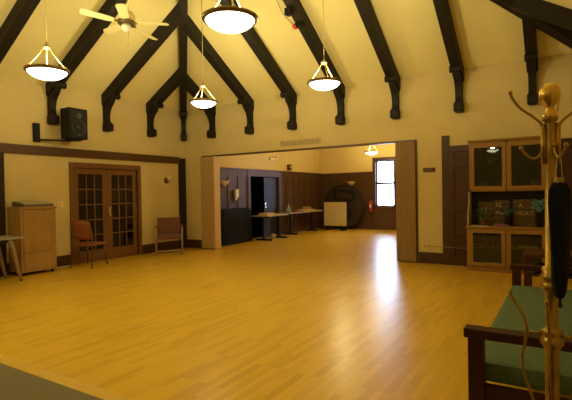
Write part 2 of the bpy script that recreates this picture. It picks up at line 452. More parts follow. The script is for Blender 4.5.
r = thing('hip_beam', 'vertical looking dark hip beam running up from the left room corner', 'beam', (XL, YF, 0), -PI*3/4)
beam_parts(r, HALF*math.sqrt(2), k)
r = thing('hip_beam', 'dark hip beam rising from the hidden right corner behind the coat stand', 'beam', (XR, YF, 0), PI*3/4)
beam_parts(r, HALF*math.sqrt(2), k)

# ------------------------------------------------------------------ lights
WARM = (1, .85, .44)
def add_light(name, loc, energy, rad, color=WARM, parent=None):
    l = bpy.data.lights.new(name, 'POINT'); l.energy = energy; l.color = color; l.shadow_soft_size = rad
    o = bpy.data.objects.new(name, l); COL.objects.link(o); o.location = loc
    return o
UP, DOWN = 80, 68
def pendant(loc, ztop, lab, rad=.232, up=UP, down=DOWN):
    p = thing('pendant_light', lab, 'pendant light', loc, .3*loc[0], 'bowl pendant lights')
    n = 12; prof_o = [(0, -.115)]+[(rad*.97*math.sin(i/n*R(80))/math.sin(R(80)), -.115+.105*(1-math.cos(i/n*R(80)))/(1-math.cos(R(80)))) for i in range(1, n+1)]
    bowl = MB().lathe(prof_o+[(rad*.93, -.006)]+[(r*.95, z+.012) for r, z in prof_o[::-1][1:]], n=40)
    bowl.build('bowl', BOWL, p)
    MB().lathe([(rad*.93, -.022), (rad*1.0, -.03), (rad*1.07, -.012), (rad*1.08, .004), (rad*1.0, .014), (rad*.93, .006), (rad*.93, -.022)], n=40).build('rim', LAMPR, p)
    for i in range(3):
        a = 2*PI*i/3
        MB().tube([(rad*.98*math.cos(a), rad*.98*math.sin(a), .005), (rad*.45*math.cos(a), rad*.45*math.sin(a), .16), (.03*math.cos(a), .03*math.sin(a), .27)], .0075, 8).ball((rad*.98*math.cos(a), rad*.98*math.sin(a), .012), .018).build('rod', LAMPM, p)
    MB().lathe([(0, .25), (.02, .25), (.045, .262), (.045, .285), (.02, .30), (.012, .33), (0, .33)], n=16).build('hub', LAMPM, p)
    MB().tube([(0, 0, .32), (0, 0, ztop-loc[2]-.03)], .006, 6).build('cord', LAMPM, p)
    MB().lathe([(0, ztop-loc[2]-.06), (.035, ztop-loc[2]-.06), (.065, ztop-loc[2]-.02), (.065, ztop-loc[2]+.0), (0, ztop-loc[2]+.0)], n=18).build('canopy', LAMPM, p)
    add_light('lamp_or_fill', (loc[0], loc[1], loc[2]+.06), up, .07)
    l = bpy.data.lights.new('lamp_down', 'SPOT'); l.energy = down; l.color = WARM; l.shadow_soft_size = .15; l.spot_size = R(150); l.spot_blend = 1
    o = bpy.data.objects.new('lamp_down', l); COL.objects.link(o); o.location = (loc[0], loc[1], loc[2]-.16)
    return p
def ceil_z(x, y): return ZP+SL*max(0, min(x-XL, XR-x, YF-y if y > AY else 99, HALF))
for (x, y, z), lab, k_ in zip([(-5.28, 3.13, 2.93), (-5.45, 6.08, 3.06), (-2.52, 3.18, 2.965), (-2.90, 5.78, 2.975)],
        ['lit bowl pendant lamp at the far left, left of the ceiling fan', 'lit bowl pendant lamp hanging smallest in the hall, near the corner hip beam',
         'largest lit bowl pendant lamp, cut off by the top edge of the photo', 'lit bowl pendant lamp on a long cord in front of the fourth far wall beam'], (1.06, 1.02, .86, .86)):
    pendant((x, y, z), ceil_z(x, y), lab, up=UP*k_, down=DOWN*k_)
pendant((-2.42, -2.5, 2.99), ceil_z(-2.42, -2.5), 'lit bowl pendant lamp seen only as a reflection in the upper hutch door', up=UP*.25, down=DOWN*.3)
add_light('lamp_or_fill', (-5.6, -.2, 3.0), UP*.95, .1)  # added fill out of view, no fixture; brightens the left side of the hall
pendant((-5.46, 14.3, 2.74), BZ, 'small lit bowl pendant lamp in the back room beside the window', .21, 80, 60)
add_light('lamp_or_fill', (-5.2, 11.3, 2.9), 60, .12)  # unseen point light in the back room, no fixture built

# ------------------------------------------------------------------ ceiling fan
f = thing('ceiling_fan', 'cream ceiling fan with five blades hanging at the upper left', 'ceiling fan', (-5.24, 4.28, 3.84), 0, rot=(R(-3), R(5), R(31.7)))
MB().lathe([(0, .17), (.03, .17), (.08, .15), (.115, .10), (.12, .05), (.10, .02), (0, .02)], n=24).build('motor', CREAM, f)
MB().lathe([(.0, .02), (.125, .02), (.13, .0), (.12, -.02), (0, -.02)], n=24).build('band', plain('fan_brass_band', (.12, .09, .03), .4, .6), f)
MB().lathe([(0, -.02), (.05, -.02), (.07, -.05), (.06, -.09), (.03, -.12), (0, -.125)], n=20).build('light_kit', WHITE, f)
MB().tube([(0, 0, .16), (0, 0, ceil_z(-5.24, 4.28)-3.84)], .014, 10).build('downrod', CREAM, f)
MB().tube([(.04, 0, -.08), (.042, 0, -.30)], .003, 6).ball((.042, 0, -.31), .012).build('pull_chain', LAMPM, f)
for i in range(5):
    a = R(66+72*i)
    M = Matrix.Rotation(a, 4, 'Z') @ Matrix.Rotation(R(11), 4, 'X')
    mb = MB().prism([(.17, -.045), (.24, -.06), (.56, -.068), (.60, -.05), (.61, 0), (.60, .05), (.56, .068), (.24, .06), (.17, .045)], -.004, .004, (0, 1, 2))
    mb.xform(M).build('blade', CREAM, f)
    MB().bar((.09, 0, 0), (.22, 0, .006), .035, .01).xform(M).build('blade_arm', BRASSL, f)

# ------------------------------------------------------------------ loudspeaker
sp = thing('loudspeaker', 'black loudspeaker on a swing arm high on the left wall', 'loudspeaker', (-8.26, 5.42, 2.52), R(2))
hx, hy = .14, .20
MB().box(-hx, hx, -hy, hy, .02, .62, .012).build('cabinet', BLACK, sp)
MB().box(hx, hx+.012, -hy+.02, hy-.02, .04, .60, .008).build('grille', plain('speaker_grille', (.009, .0085, .008), .8, var=.4, scale=90), sp)
MY = Matrix.Rotation(PI/2, 3, 'Y')
MB().lathe([(.15, .0), (.155, .012), (.135, .012), (.12, -.003), (.06, -.012), (.045, .004), (0, .01)], (hx+.008, 0, .25), 28, True, MY).build('woofer', plain('speaker_cone', (.022, .02, .018), .4, var=.2), sp)
MB().lathe([(.05, .0), (.055, .012), (.045, .012), (.02, .003), (0, .012)], (hx+.008, .0, .47), 20, True, MY).build('tweeter', plain('tweeter_dome', (.07, .065, .05), .3, var=.2), sp)
MB().box(hx+.012, hx+.016, -.02, .03, .085, .11).build('badge', plain('badge_silver', (.3, .27, .2), .4), sp)
arm = MB().bar((-.12, 0, .0), (-.26, -.44, -.01), .05, .035).bar((.1, 0, .008), (-.14, 0, .008), .2, .03).bar((-.26, -.44, -.01), (-.35, -.55, -.01), .05, .035)
arm.build('swing_arm', BLACK, sp)
MB().box(-.408, -.345, -.60, -.49, -.05, .31, .004).build('wall_plate', BLACK, sp)

# ------------------------------------------------------------------ oak cabinet and lectern top
cb = thing('wooden_cabinet', 'oak plywood floor cabinet standing against the left wall', 'cabinet', (XL+.02, 4.64, 0))
MB().box(0, .42, -.33, .32, .06, 1.20, .004).build('carcass', OAK, cb)
MB().box(-.005, .445, -.345, .335, 1.20, 1.235, .006).build('top', OAK, cb)
MB().box(.42, .436, -.285, .275, .42, 1.155, .004).build('door', OAK, cb)
MB().box(.42, .436, -.285, .275, .115, .405, .004).build('drawer', OAK, cb)
for x in (.05, .37):
    for y in (-.27, .26):
        MB().lathe([(0, 0), (.022, 0), (.03, .02), (.03, .06), (0, .06)], (x, y, 0), 12).build('foot', BLACK, cb)
lt = thing('tabletop_lectern', 'grey slant topped desk lectern lying on the oak cabinet', 'lectern', (XL+.05, 4.64, 1.235))
MB().prism([(0, 0), (.40, 0), (.40, .045), (.30, .065), (0, .10)], -.27, .28, (0, 2, 1)).build('body', plain('grey_lectern', (.10, .085, .06), .6), lt)
MB().prism([(.01, .099), (.30, .064), (.395, .045), (.395, .052), (.30, .072), (.01, .108)], -.24, .25, (0, 2, 1)).build('slope', plain('lectern_pale_top', (.42, .36, .24), .6), lt)

# folding table at left edge
ft = thing('folding_table', 'grey topped table with splayed legs at the left edge of the photo', 'table', (-8.10, 4.14, 0))
MB().box(-.28, .33, -1.7, .0, .715, .745, .008).build('table_top', GREYM, ft)
for x in (-.22, .27):
    for y in (-1.6, -.22):
        s = .12 if y > -1 else -.1
        MB().tube([(x, y, .715), (x, y+.06*(1 if y > -1 else -1), .55), (x, y+s*.9, .3), (x+.02, y+s*1.4, 0)], [.045, .036, .03, .024], 10).build('leg', plain('table_leg_wood', (.26, .19, .10), .5), ft)
MB().box(-.24, .29, -1.6, -.2, .66, .715, .004).build('apron', DARKM, ft)

# ------------------------------------------------------------------ chair with reddish wooden back
c1 = thing('stacking_chair', 'reddish brown chair seen from behind in front of the glazed doors', 'chair', (-8.16, 5.62, 0), R(20))
mb = MB()
def curved_back(w, z0, z1, y0, lean, bow, th, n=8, crown=.03):
    m = MB(); A = []
    for k_ in range(2):
        g = []
        for i in range(n+1):
            u = -1+2*i/n; row = []
            for j in range(5):
                v = j/4; z = z0+(z1-z0)*v - (crown*u*u*u*u if v > .5 else 0)*v + (.0)
                ww_ = w*(1-.08*v)
                row.append(m.bm.verts.new((u*ww_, y0-lean*v-bow*(1-u*u)+k_*th, z)))
            g.append(row)
        A.append(g)
    for g in A:
        for i in range(n):
            for j in range(4): m.bm.faces.new((g[i][j], g[i+1][j], g[i+1][j+1], g[i][j+1]))
    for i in range(n):
        for j in (0, 4): m.bm.faces.new((A[0][i][j], A[0][i+1][j], A[1][i+1][j], A[1][i][j]))
    for j in range(4):
        for i in (0, n): m.bm.faces.new((A[0][i][j], A[0][i][j+1], A[1][i][j+1], A[1][i][j]))
    for fc in m.bm.faces: fc.smooth = True
    return m
curved_back(.215, .56, .93, -.20, .07, .03, .022).build('backrest', REDW, c1)
MB().box(-.22, .22, -.2, .24, .43, .475, .018).build('seat', REDW, c1)
cm = plain('chair_leg_brown', (.10, .055, .03), .4, .3)
for s in (-1, 1):
    MB().tube([(s*.225, -.245, .62), (s*.215, -.19, .45), (s*.235, -.27, 0)], .012, 8).build('leg', cm, c1)
    MB().tube([(s*.2, .19, .43), (s*.23, .26, 0)], .012, 8).build('leg', cm, c1)
    MB().tube([(s*.222, -.24, .60), (s*.21, -.275, .82)], .012, 8).build('back_post', cm, c1)
for y in (-.19, .19): MB().tube([(-.205, y, .42), (.205, y, .42)], .01, 8).build('stretcher', cm, c1)

# ------------------------------------------------------------------ mauve armchair
c2 = thing('armchair', 'mauve upholstered armchair with pale sled frame near the room corner', 'chair', (-8.08, 7.70, 0), R(-134))
# local: +y is front
MB().box(-.25, .25, -.22, .25, .36, .48, .035).build('seat', MAUVE, c2)
mb = MB().box(-.27, .27, -.04, .04, -.19, .19, .03); mb.xform(Matrix.Translation((0, -.27, .67)) @ Matrix.Rotation(R(10), 4, 'X'))
mb.build('backrest', MAUVE, c2)
for s in (-1, 1):
    x = s*.30
    MB().tube([(x, .25, .03), (x, .20, .60), (x, .17, .635), (x, .1, .645), (x, -.2, .62), (x, -.27, .60), (x, -.30, .03)], .017, 10).build('frame_side', SLEDW, c2)
    MB().box(x-.028, x+.028, -.2, .2, .64, .672, .01).build('armrest', REDW, c2)
    MB().tube([(x, -.33, .018), (x, .31, .018)], .018, 10).build('runner', SLEDW, c2)
for y, z in ((-.24, .40), (.2, .38), (.24, .10)): MB().tube([(-.3, y, z), (.3, y, z)], .014, 8).build('stretcher', SLEDW, c2)

# wall sconce, switches, signs, vents
s1 = thing('wall_sconce', 'small brass wall sconce above the mauve armchair', 'wall lamp', (XL, 8.17, 1.72))
MB().lathe([(0, 0), (.07, 0), (.075, .01), (.05, .025), (0, .03)], (0, 0, .06), 20, True, MY).build('back_plate', LAMPR, s1)
MB().tube([(.02, 0, .04), (.07, 0, .0), (.12, 0, .02), (.12, 0, .07)], .009, 8).build('arm', LAMPR, s1)
MB().lathe([(0, .06), (.03, .065), (.05, .10), (.065, .15), (.06, .15), (.045, .105), (0, .08)], (.12, 0, 0), 18).build('shade', SCONCE, s1)
sw = thing('light_switch', 'cream light switch plate between the oak cabinet and glazed doors', 'light switch', (XL, 5.36, 1.26))
MB().box(0, .008, -.035, .035, -.06, .06, .003).build('plate', CREAM, sw); MB().box(.008, .018, -.006, .006, -.012, .012, .002).build('toggle', CREAM, sw)
ot = thing('wall_outlet', 'pale outlet plate low on the wall right of the opening', 'outlet', (-2.33, YF, .32))
MB().box(-.04, .04, -.008, 0, -.06, .06, .003).build('plate', CREAM, ot)
SOC = plain('socket_brown', (.2, .13, .05), .5)
for z in (.012, -.04): MB().box(-.016, .016, -.014, -.008, z, z+.028, .003).build('socket', SOC, ot)
MB().tube([(-2.31, YF-.02, .33), (-2.2, YF-.03, .335), (-1.98, YF-.06, .33), (-1.8, YF-.055, .33), (-1.5, YF-.06, .325), (-1.40, YF-.02, .32)], .006, 6).build('power_cord', plain('cord_tan', (.30, .22, .10), .6))
tag(bpy.data.objects['power_cord'], 'thin tan power cord running along the wall to the hutch', 'cord')
sg = thing('wall_sign', 'small dark sign plate on the wall right of the opening', 'sign', (-2.215, YF, 1.80))
MB().box(-.115, .115, -.012, 0, -.042, .042, .003).build('plate', plain('sign_brown', (.055, .032, .008), .5, var=.3), sg)
MB().box(.06, .1, -.0135, -.012, -.03, .03).build('red_square', plain('sign_red', (.12, .015, .005), .5), sg)
mb = MB()
for x in (-.095, -.07, -.045, -.02, .005, .03): mb.box(x, x+.013, -.0135, -.012, -.02, .022)
mb.build('marking', plain('sign_mark', (.16, .11, .035), .5), sg)
vt = thing('wall_vent', 'long faint grille on the far wall above the opening', 'vent', (-5.07, YF, 2.545))
MB().box(-.53, .53, -.012, 0, -.065, .065, .003).build('frame', VENT, vt)
mb = MB()
for i in range(9): mb.box(-.5+i*.112, -.5+i*.112+.085, -.016, -.012, -.045, .045, .002)
mb.build('louvers', plain('vent_slot', (.42, .34, .15), .8, var=.2, scale=30), vt)

# red alarm beacon on the fourth beam, with a wire; junction box
xa = -4.03+.085
al = thing('alarm_beacon', 'small red alarm beacon hanging from the fourth roof beam', 'alarm', (-4.03, 7.08, ceil_z(-4.03, 7.08)-.285))
MB().box(-.06, .06, -.05, .05, -.05, .03, .008).build('base', BLACK, al)
MB().lathe([(0, 0), (.05, 0), (.055, .03), (.045, .07), (0, .085)], (-.055, 0, -.02), 16, True, Matrix.Rotation(-PI/2, 3, 'Y')).build('lens', RED, al)
jb = MB().box(-.06, .06, -.06, .06, -.07, .05, .01).build('junction_box', BLACK)
jb.location = (-4.08, 6.80, ceil_z(-4.08, 6.80)-.31); tag(jb, 'little black box under the fourth roof beam above the red beacon', 'electrical box')
wr = MB().tube([(-4.145, 7.08, ceil_z(-4.1, 7.08)-.28), (-4.2, 7.04, 4.50), (-4.21, 6.86, 4.55), (-4.2, 6.73, 4.61), (-4.2, 6.64, 4.69), (-4.2, 6.54, 4.80), (-4.2, 6.4, 5.0)], .006, 6).build('wire', plain('wire_dark', (.12, .08, .03), .6))
tag(wr, 'thin dark wire drooping beside the fourth roof beam', 'wire')

# ------------------------------------------------------------------ folding partition stacks
def partition(name, x0, x1, y0, y1, z1, mat, lab, lead):
    p = thing(name, lab, 'folding partition', (x0, y0, 0))
    n = 6; pts = []
    W = x1-x0; D = y1-y0
    poly = []
    for i in range(2*n+1):      # zigzag front edge
        poly.append((W*i/(2*n), .012 if i % 2 else 0.0))
    poly += [(W, D), (0, D)]
    MB().prism(poly, .02, z1, (0, 1, 2)).build('pleats', mat, p)
    if lead: MB().box(W, W+.035, .0, D, .01, z1, .004).build('lead_post', ACC_E, p)
    else: MB().box(-.03, 0, .0, D, .01, z1, .004).build('lead_post', ACC_R, p)
    MB().box(.0, W, .02, D-.02, .0, .02).build('bottom_seal', BLACK, p)
    return p
partition('folding_partition', OX0+.003, -7.60, YF-.06, YF+.16, OZ-.032, ACC_L, 'tan pleated folding partition stacked at the left side of the opening', True)
partition('folding_partition', -2.83, OX1-.016, YF-.06, YF+.40, OZ-.032, ACC_R, 'brown folding partition stacked at the right side of the opening', False)

# ------------------------------------------------------------------ back room things
cv = thing('covered_piano', 'large boxy piece under a black cloth behind the left partition', 'covered furniture', (-8.08, 10.15, 0))
mb = MB(); N = 48; layers = [(0.015, 1.0, .035), (.25, .985, .028), (.55, .97, .018), (.85, .955, .008), (.955, .94, .0), (.985, .90, 0)]
def rrect(t, hx_, hy_):    # superellipse loop
    a = 2*PI*t; c, s = math.cos(a), math.sin(a); e_ = .22
    return hx_*math.copysign(abs(c)**e_, c), hy_*math.copysign(abs(s)**e_, s)
rings = []
for z, sc, am in layers:
    rg = []
    for i in range(N):
        x, y = rrect(i/N, .20*sc, .72*sc); rip = 1+am*(.6*math.sin(i*1.9)+.4*math.sin(i*.83+1))
        rg.append(mb.bm.verts.new((x*rip+(.01 if z < .5 else 0)*math.sin(i*2.3), y*(1+am*.3*math.sin(i*1.3)), z+(.004*math.sin(i*.9) if z > .9 else 0))))
    rings.append(rg)
for a, c in zip(rings, rings[1:]):
    for i in range(N):
        q = mb.bm.faces.new((a[i], a[(i+1) % N], c[(i+1) % N], c[i])); q.smooth = True
mb.bm.faces.new(rings[-1])
mb.build('cloth_cover', BLACKC, cv)
MB().box(-.13, .13, -.6, .6, .0, .9).build('casing', BLACK, cv)

def tee_table(name, x0, x1, y0, y1, lab, legs):
    t = thing(name, lab, 'table', ((x0+x1)/2, (y0+y1)/2, 0)); hx_ = (x1-x0)/2; hy_ = (y1-y0)/2
    MB().box(-hx_, hx_, -hy_, hy_, .715, .745, .008).build('table_top', plain('table_laminate_pale', (.38, .32, .22), .5), t)
    for y in legs:
        y -= (y0+y1)/2
        MB().box(-.03, .03, y-.04, y+.04, .05, .715).bar((-hx_+.06, y, .7), (hx_-.06, y, .7), .05, .03).box(-hx_+.03, hx_-.03, y-.035, y+.035, .0, .05, .01).build('leg', DARKM, t)
    return t
tee_table('work_table', -7.98, -7.36, 10.92, 12.05, 'pale topped table with a stack of papers before the dark doorway', [11.1, 11.95])
tee_table('work_table', -8.22, -7.66, 12.62, 15.0, 'long table along the panelled wall holding papers and a white bottle', [13.1, 14.6])
def paper_stack(name, loc, w, d, n, mat, lab, cat='papers', th=.012, grp=None, seed=0):
    rr = random.Random(seed); mb = MB()
    for i in range(n):
        M = Matrix.Rotation(rr.uniform(-.15, .15), 3, 'Z')
        mb.obox((rr.uniform(-.012, .012), rr.uniform(-.012, .012), th*(i+.5)), (w/2, d/2, th/2*.92), M)
    o = mb.build(name, mat); o.location = loc; return tag(o, lab, cat, grp)
paper_stack('paper_stack', (-7.66, 11.27, .745), .30, .45, 6, PAPERB, 'thick cream paper pile on the table before the doorway', seed=1)
paper_stack('paper_sheet', (-7.58, 11.78, .745), .25, .34, 1, PAPER, 'white sheets on the right end of the table before the doorway', seed=2)
paper_stack('paper_stack', (-7.9, 14.1, .745), .3, .75, 6, PAPERB, 'long cream paper pile in the middle of the wall table', seed=3)
paper_stack('paper_sheet', (-7.82, 14.78, .745), .25, .32, 1, PAPER, 'white sheet at the right end of the wall table', seed=4)
bg = MB(); bg.ball((0, 0, .075), .08, (1.1, 1.3, .95)).box(-.05, .05, -.07, .07, .13, .17, .02); o = bg.build('cloth_bag', TEAL); o.location = (-7.85, 12.82, .744); tag(o, 'teal bag on the left end of the wall table', 'bag')
o = MB().lathe([(0, 0), (.035, 0), (.04, .02), (.04, .13), (.02, .19), (.012, .22), (.012, .27), (0, .27)], n=18).build('spray_bottle', WHITE); o.location = (-8.02, 13.12, .745); tag(o, 'white tall bottle standing on the wall table', 'bottle')
o = MB().box(-.12, .12, -.13, .13, 0, .05, .02).box(-.1, .1, -.1, .1, .05, .075, .012).build('folded_cloth', plain('dull_red_cloth', (.32, .05, .03), .8, var=.2)); o.location = (-7.9, 13.42, .745); tag(o, 'small red folded cloth on the wall table', 'cloth')
o = MB().box(-.1, .1, -.14, .14, 0, .06, .006).box(-.105, .105, -.145, .145, .06, .085, .006).build('cardboard_box', plain('tan_box', (.42, .28, .12), .8)); o.location = (-7.92, 14.22, .818); tag(o, 'small tan box on the long paper pile on the wall table', 'box')
o = MB().ball((0, 0, .075), .09, (1, 1.1, .85)).build('plastic_bag', plain('dull_white_bag', (.35, .30, .2), .6, var=.1)); o.location = (-7.75, 11.72, .0); tag(o, 'white bundle on the floor under the table before the doorway', 'bag')

# round table on edge, with folded legs
rt = thing('round_table', 'large dark round folding table leaning on edge against the back wall', 'table', (-7.16, 15.55, 0), rot=(R(-8), 0, 0))
MB().lathe([(0, 0), (.83, 0), (.85, .012), (.85, .035), (.83, .045), (0, .045)], (0, 0, .85), 56, False, Matrix.Rotation(PI/2, 3, 'X')).build('table_top', ROUNDT, rt)
rim = [( .81*math.cos(2*PI*i/56), -.055, .85+.81*math.sin(2*PI*i/56)) for i in range(57)]
MB().tube(rim, .014, 6, False).build('apron_ring', BLACK, rt)
tilt = R(-10); c, s = math.cos(tilt), math.sin(tilt)
def rp(u, v): return (u*c-v*s, -.075, .98+u*s+v*c)
for v0, sg_ in ((.18, 1), (-.5, -1)):
    mb = MB()
    pr = [rp(-.38, v0), rp(.38, v0), rp(.38, v0+.3), rp(-.38, v0+.3)]
    for i in range(4): mb.bar(pr[i], pr[(i+1) % 4], .06, .05, (0, 1, 0))
    mb.build('leg', BLACK, rt)
# beige board on a stand
bd = thing('display_board', 'square beige board on a low dark stand before the round table', 'board', (-7.22, 15.1, 0))
MB().box(-.45, .45, -.02, .02, .17, 1.04, .004).build('panel', BOARD, bd)
for x in (-.34, .34):
    MB().box(x-.02, x+.02, .02, .05, .04, .8).box(x-.025, x+.025, -.2, .24, 0, .045, .008).build('foot', DARKM, bd)
MB().box(-.45, .45, .022, .045, .12, .17).build('rail', DARKM, bd)

# wall sconces and small fixtures in back room
def uplighter(loc, rz, lab):
    u = thing('wall_sconce', lab, 'wall lamp', loc, rz, 'half bowl wall lamps in the back room')
    mb = MB(); n = 14
    for k_ in range(n):       # half bowl
        pass
    prof = [(0, -.13), (.05, -.12), (.10, -.08), (.15, -.02), (.18, .03)]
    rings = []
    for r_, z in prof:
        rings.append([mb.bm.verts.new((r_*math.cos(PI*i/n), -r_*.75*math.sin(PI*i/n), z)) for i in range(n+1)])
    for a_, b_ in zip(rings, rings[1:]):
        for i in range(n):
            try: q = mb.bm.faces.new((a_[i], a_[i+1], b_[i+1], b_[i])); q.smooth = True
            except ValueError: pass
    bmesh.ops.remove_doubles(mb.bm, verts=mb.bm.verts, dist=1e-4)
    mb.build('glass_bowl', SCONCE, u)
    MB().box(-.05, .05, -.02, 0, -.14, -.0, .006).build('back_plate', LAMPR, u)
    return u
uplighter((-6.94, YB-.035, 1.78), 0, 'pale half bowl wall lamp above the round table')
uplighter((BX0+.035, 10.02, 1.76), PI/2, 'pale half bowl wall lamp above the black covered piece')
dp = thing('soap_dispenser', 'white upright fixture on the dark panelling left of the doorway', 'dispenser', (BX0+.035, 10.52, 1.22))
MB().box(0, .08, -.07, .07, .10, .32, .015).build('body', WHITE, dp); MB().prism([(0, .0), (.03, 0), (.07, .1), (0, .1)], -.045, .045, (0, 2, 1)).build('spout', WHITE, dp)
em = thing('emergency_light', 'cream box fixture on the yellow wall above the dark doorway', 'emergency light', (BX0, 12.6, 2.5))
MB().box(0, .06, -.2, .2, 0, .1, .008).build('housing', CREAM, em); MB().ball((.07, -.1, .12), .045).build('lamp_head', CREAM, em); MB().ball((.07, .1, .12), .045).build('lamp_head', CREAM, em)
bl = thing('alarm_bell', 'small dark bell box on top of the panelling right of the doorway', 'alarm', (BX0+.04, 13.6, 2.21))
MB().box(-.03, .06, -.09, .09, 0, .2, .01).build('housing', plain('bell_dark', (.05, .025, .012), .5), bl); MB().lathe([(.07, 0), (.065, .02), (.03, .04), (0, .045)], (.06, 0, .1), 18, True, MY).build('gong', BRASSL, bl)
ex = thing('fire_extinguisher', 'red fire extinguisher on the panelling left of the window', 'fire extinguisher', (-6.11, YB-.15, .68))
MB().lathe([(0, 0), (.055, 0), (.065, .02), (.065, .34), (.05, .40), (.022, .43), (.022, .45), (0, .45)], n=20).build('cylinder', RED, ex)
MB().box(-.02, .02, -.06, .06, .45, .475, .004).box(-.02, .02, -.02, .02, .44, .46).build('valve', BLACK, ex)
MB().box(-.035, .035, -.068, -.06, .13, .25).build('label_sticker', WHITE, ex)
MB().tube([(0, -.05, .46), (.07, -.05, .42), (.085, -.03, .25), (.08, -.02, .12)], .01, 8).build('hose', BLACK, ex)
MB().box(-.04, .04, .066, .115, .05, .4).build('bracket', RED, ex)

# ------------------------------------------------------------------ hutch
HX0, HX1 = -1.46, -.22; HY = 8.34; HB = YF-.05
h = thing('hutch', 'oak hutch with four glass doors against the far wall', 'hutch', ((HX0+HX1)/2, HB, 0))
hw_ = (HX1-HX0)/2; DL = HY-HB; DU = 8.52-HB      # negative = toward camera
mb = MB().box(-hw_, -hw_+.02, DL+.02, 0, .0, .74).box(hw_-.02, hw_, DL+.02, 0, 0, .74).box(-hw_, hw_, -.012, 0, 0, 2.26).box(-hw_+.02, hw_-.02, DL+.02, -.012, .07, .09)
mb.box(-hw_, hw_, DL, DL+.02, .0, .085, .003).box(-hw_, -hw_+.06, DL, DL+.02, .085, .74, .003).box(hw_-.06, hw_, DL, DL+.02, .085, .74, .003).box(-.03, .03, DL, DL+.02, .085, .74, .003).box(-hw_+.06, hw_-.06, DL, DL+.02, .69, .74, .003)
mb.build('base_case', HUTCHW, h)
MB().box(-hw_-.015, hw_+.015, DL-.02, 0, .742, .772, .006).build('counter', HUTCHW, h)
MB().box(-hw_-.004, hw_+.004, DL-.014, DL, .0, .06, .004).build('toe_kick', TOEK, h)
mb = MB().box(-hw_+.02, -hw_+.04, DU+.02, 0, 1.37, 2.24).box(hw_-.04, hw_-.02, DU+.02, 0, 1.37, 2.24).box(-hw_+.02, hw_-.02, DU, 0, 1.37, 1.395).box(-hw_+.04, hw_-.04, DU+.02, 0, 2.22, 2.24)
mb.box(-hw_+.02, -hw_+.055, DU, DU+.02, 1.37, 2.24, .003).box(hw_-.055, hw_-.02, DU, DU+.02, 1.37, 2.24, .003).box(-.02, .02, DU, DU+.02, 1.37, 2.24, .003).box(-hw_+.055, hw_-.055, DU, DU+.02, 2.18, 2.24, .003)
mb.build('upper_case', HUTCHW, h)
MB().box(-hw_-.005, hw_+.005, DU-.035, 0, 2.24, 2.275, .008).build('cornice', HUTCHW, h)
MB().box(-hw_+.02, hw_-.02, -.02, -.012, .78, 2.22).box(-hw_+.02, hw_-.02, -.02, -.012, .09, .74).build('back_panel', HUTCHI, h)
for s in (-1, 1):     # curved niche sides
    x0 = -hw_+.0 if s < 0 else hw_-.02
    MB().prism([(-.02, .772), (DL+.05, .772), (DL+.06, .87), (DL+.09, 1.0), (DU-.0, 1.2), (DU-.0, 1.37), (-.02, 1.37)], x0, x0+.02, (1, 2, 0)).build('niche_side', GREYSIDE, h, 'pale curved niche side')
mb = MB().box(-hw_+.02, hw_-.02, DL+.06, -.02, .395, .41); mb.build('shelf', HUTCHW, h)
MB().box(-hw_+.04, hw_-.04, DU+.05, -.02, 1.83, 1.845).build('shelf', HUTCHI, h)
def glass_door(x0, x1, y, z0, z1, knob_s, kz, st=.065):
    d = MB().box(x0, x0+st, y-.02, y, z0, z1, .003).box(x1-st, x1, y-.02, y, z0, z1, .003).box(x0+st, x1-st, y-.02, y, z0, z0+st, .003).box(x0+st, x1-st, y-.02, y, z1-st, z1, .003).build('door', HUTCHW, h)
    MB().box(x0+st-.004, x1-st+.004, y-.012, y-.008, z0+st-.004, z1-st+.004).build('glass_pane', GLASSH, d)
    kx = x1-.025 if knob_s > 0 else x0+.025
    MB().ball((kx, y-.035, kz), .014).tube([(kx, y-.02, kz), (kx, y-.03, kz)], .006, 8).build('knob', CHROME, d)
    return d
glass_door(-hw_+.035, -.008, DL, .09, .725, 1, .66); glass_door(.008, hw_-.035, DL, .09, .725, -1, .66)
glass_door(-hw_+.04, -.006, DU, 1.395, 2.20, 1, 1.52); glass_door(.006, hw_-.04, DU, 1.395, 2.20, -1, 1.52)

HC = (HX0+HX1)/2
def leafy(name, x, y, z, mat, pot_mat, lab, hh=.2, spread=.14, seed=0, n=26, pr=.07, ph=.11, lw=.02):
    rr = random.Random(seed); t = thing(name, lab, 'plant', (x, y, z))
    MB().lathe([(0, 0), (pr*.75, 0), (pr, ph), (pr*1.06, ph), (pr*1.06, ph-.015), (pr*.9, ph-.012), (0, ph-.02)], n=20).build('pot', pot_mat, t)
    mb = MB()
    for i in range(n):
        a = rr.uniform(0, 2*PI); e_ = rr.uniform(.1, 1.25); L = hh*rr.uniform(.45, 1.0)
        base = Vector((rr.uniform(-.02, .02), rr.uniform(-.02, .02), ph-.01))
        stem = base+Vector((math.cos(a)*spread*math.cos(e_), math.sin(a)*spread*math.cos(e_)*.7, L*math.sin(e_)+.04))
        mb.bar(base, stem, .004, .004)
        for q_ in range(3):      # a spray of small drooping leaves at each stem end
            b_ = a+(q_-1)*.9+rr.uniform(-.3, .3); l_ = rr.uniform(.045, .075)
            d_ = Vector((math.cos(b_), math.sin(b_)*.8, rr.uniform(-.5, .35)))*l_; side = Vector((-math.sin(b_), math.cos(b_), .3))*lw
            v = [mb.bm.verts.new(p) for p in (stem, stem+d_*.5+side+Vector((0, 0, .008)), stem+d_, stem+d_*.5-side+Vector((0, 0, .008)))]
            mb.bm.faces.new(v)
    mb.build('foliage', mat, t, flipfix=False)
    return t
leafy('potted_plant', -1.21, 8.47, .772, LEAF, POT, 'green plant in a small clay pot at the left of the hutch counter', .25, .10, 3, 20, .06, .13)
leafy('potted_plant', -.83, 8.50, .772, LEAFB, DPOT, 'dark bluish leafy plant in a dark pot at the middle of the hutch counter', .22, .10, 5, 22, .06, .19)
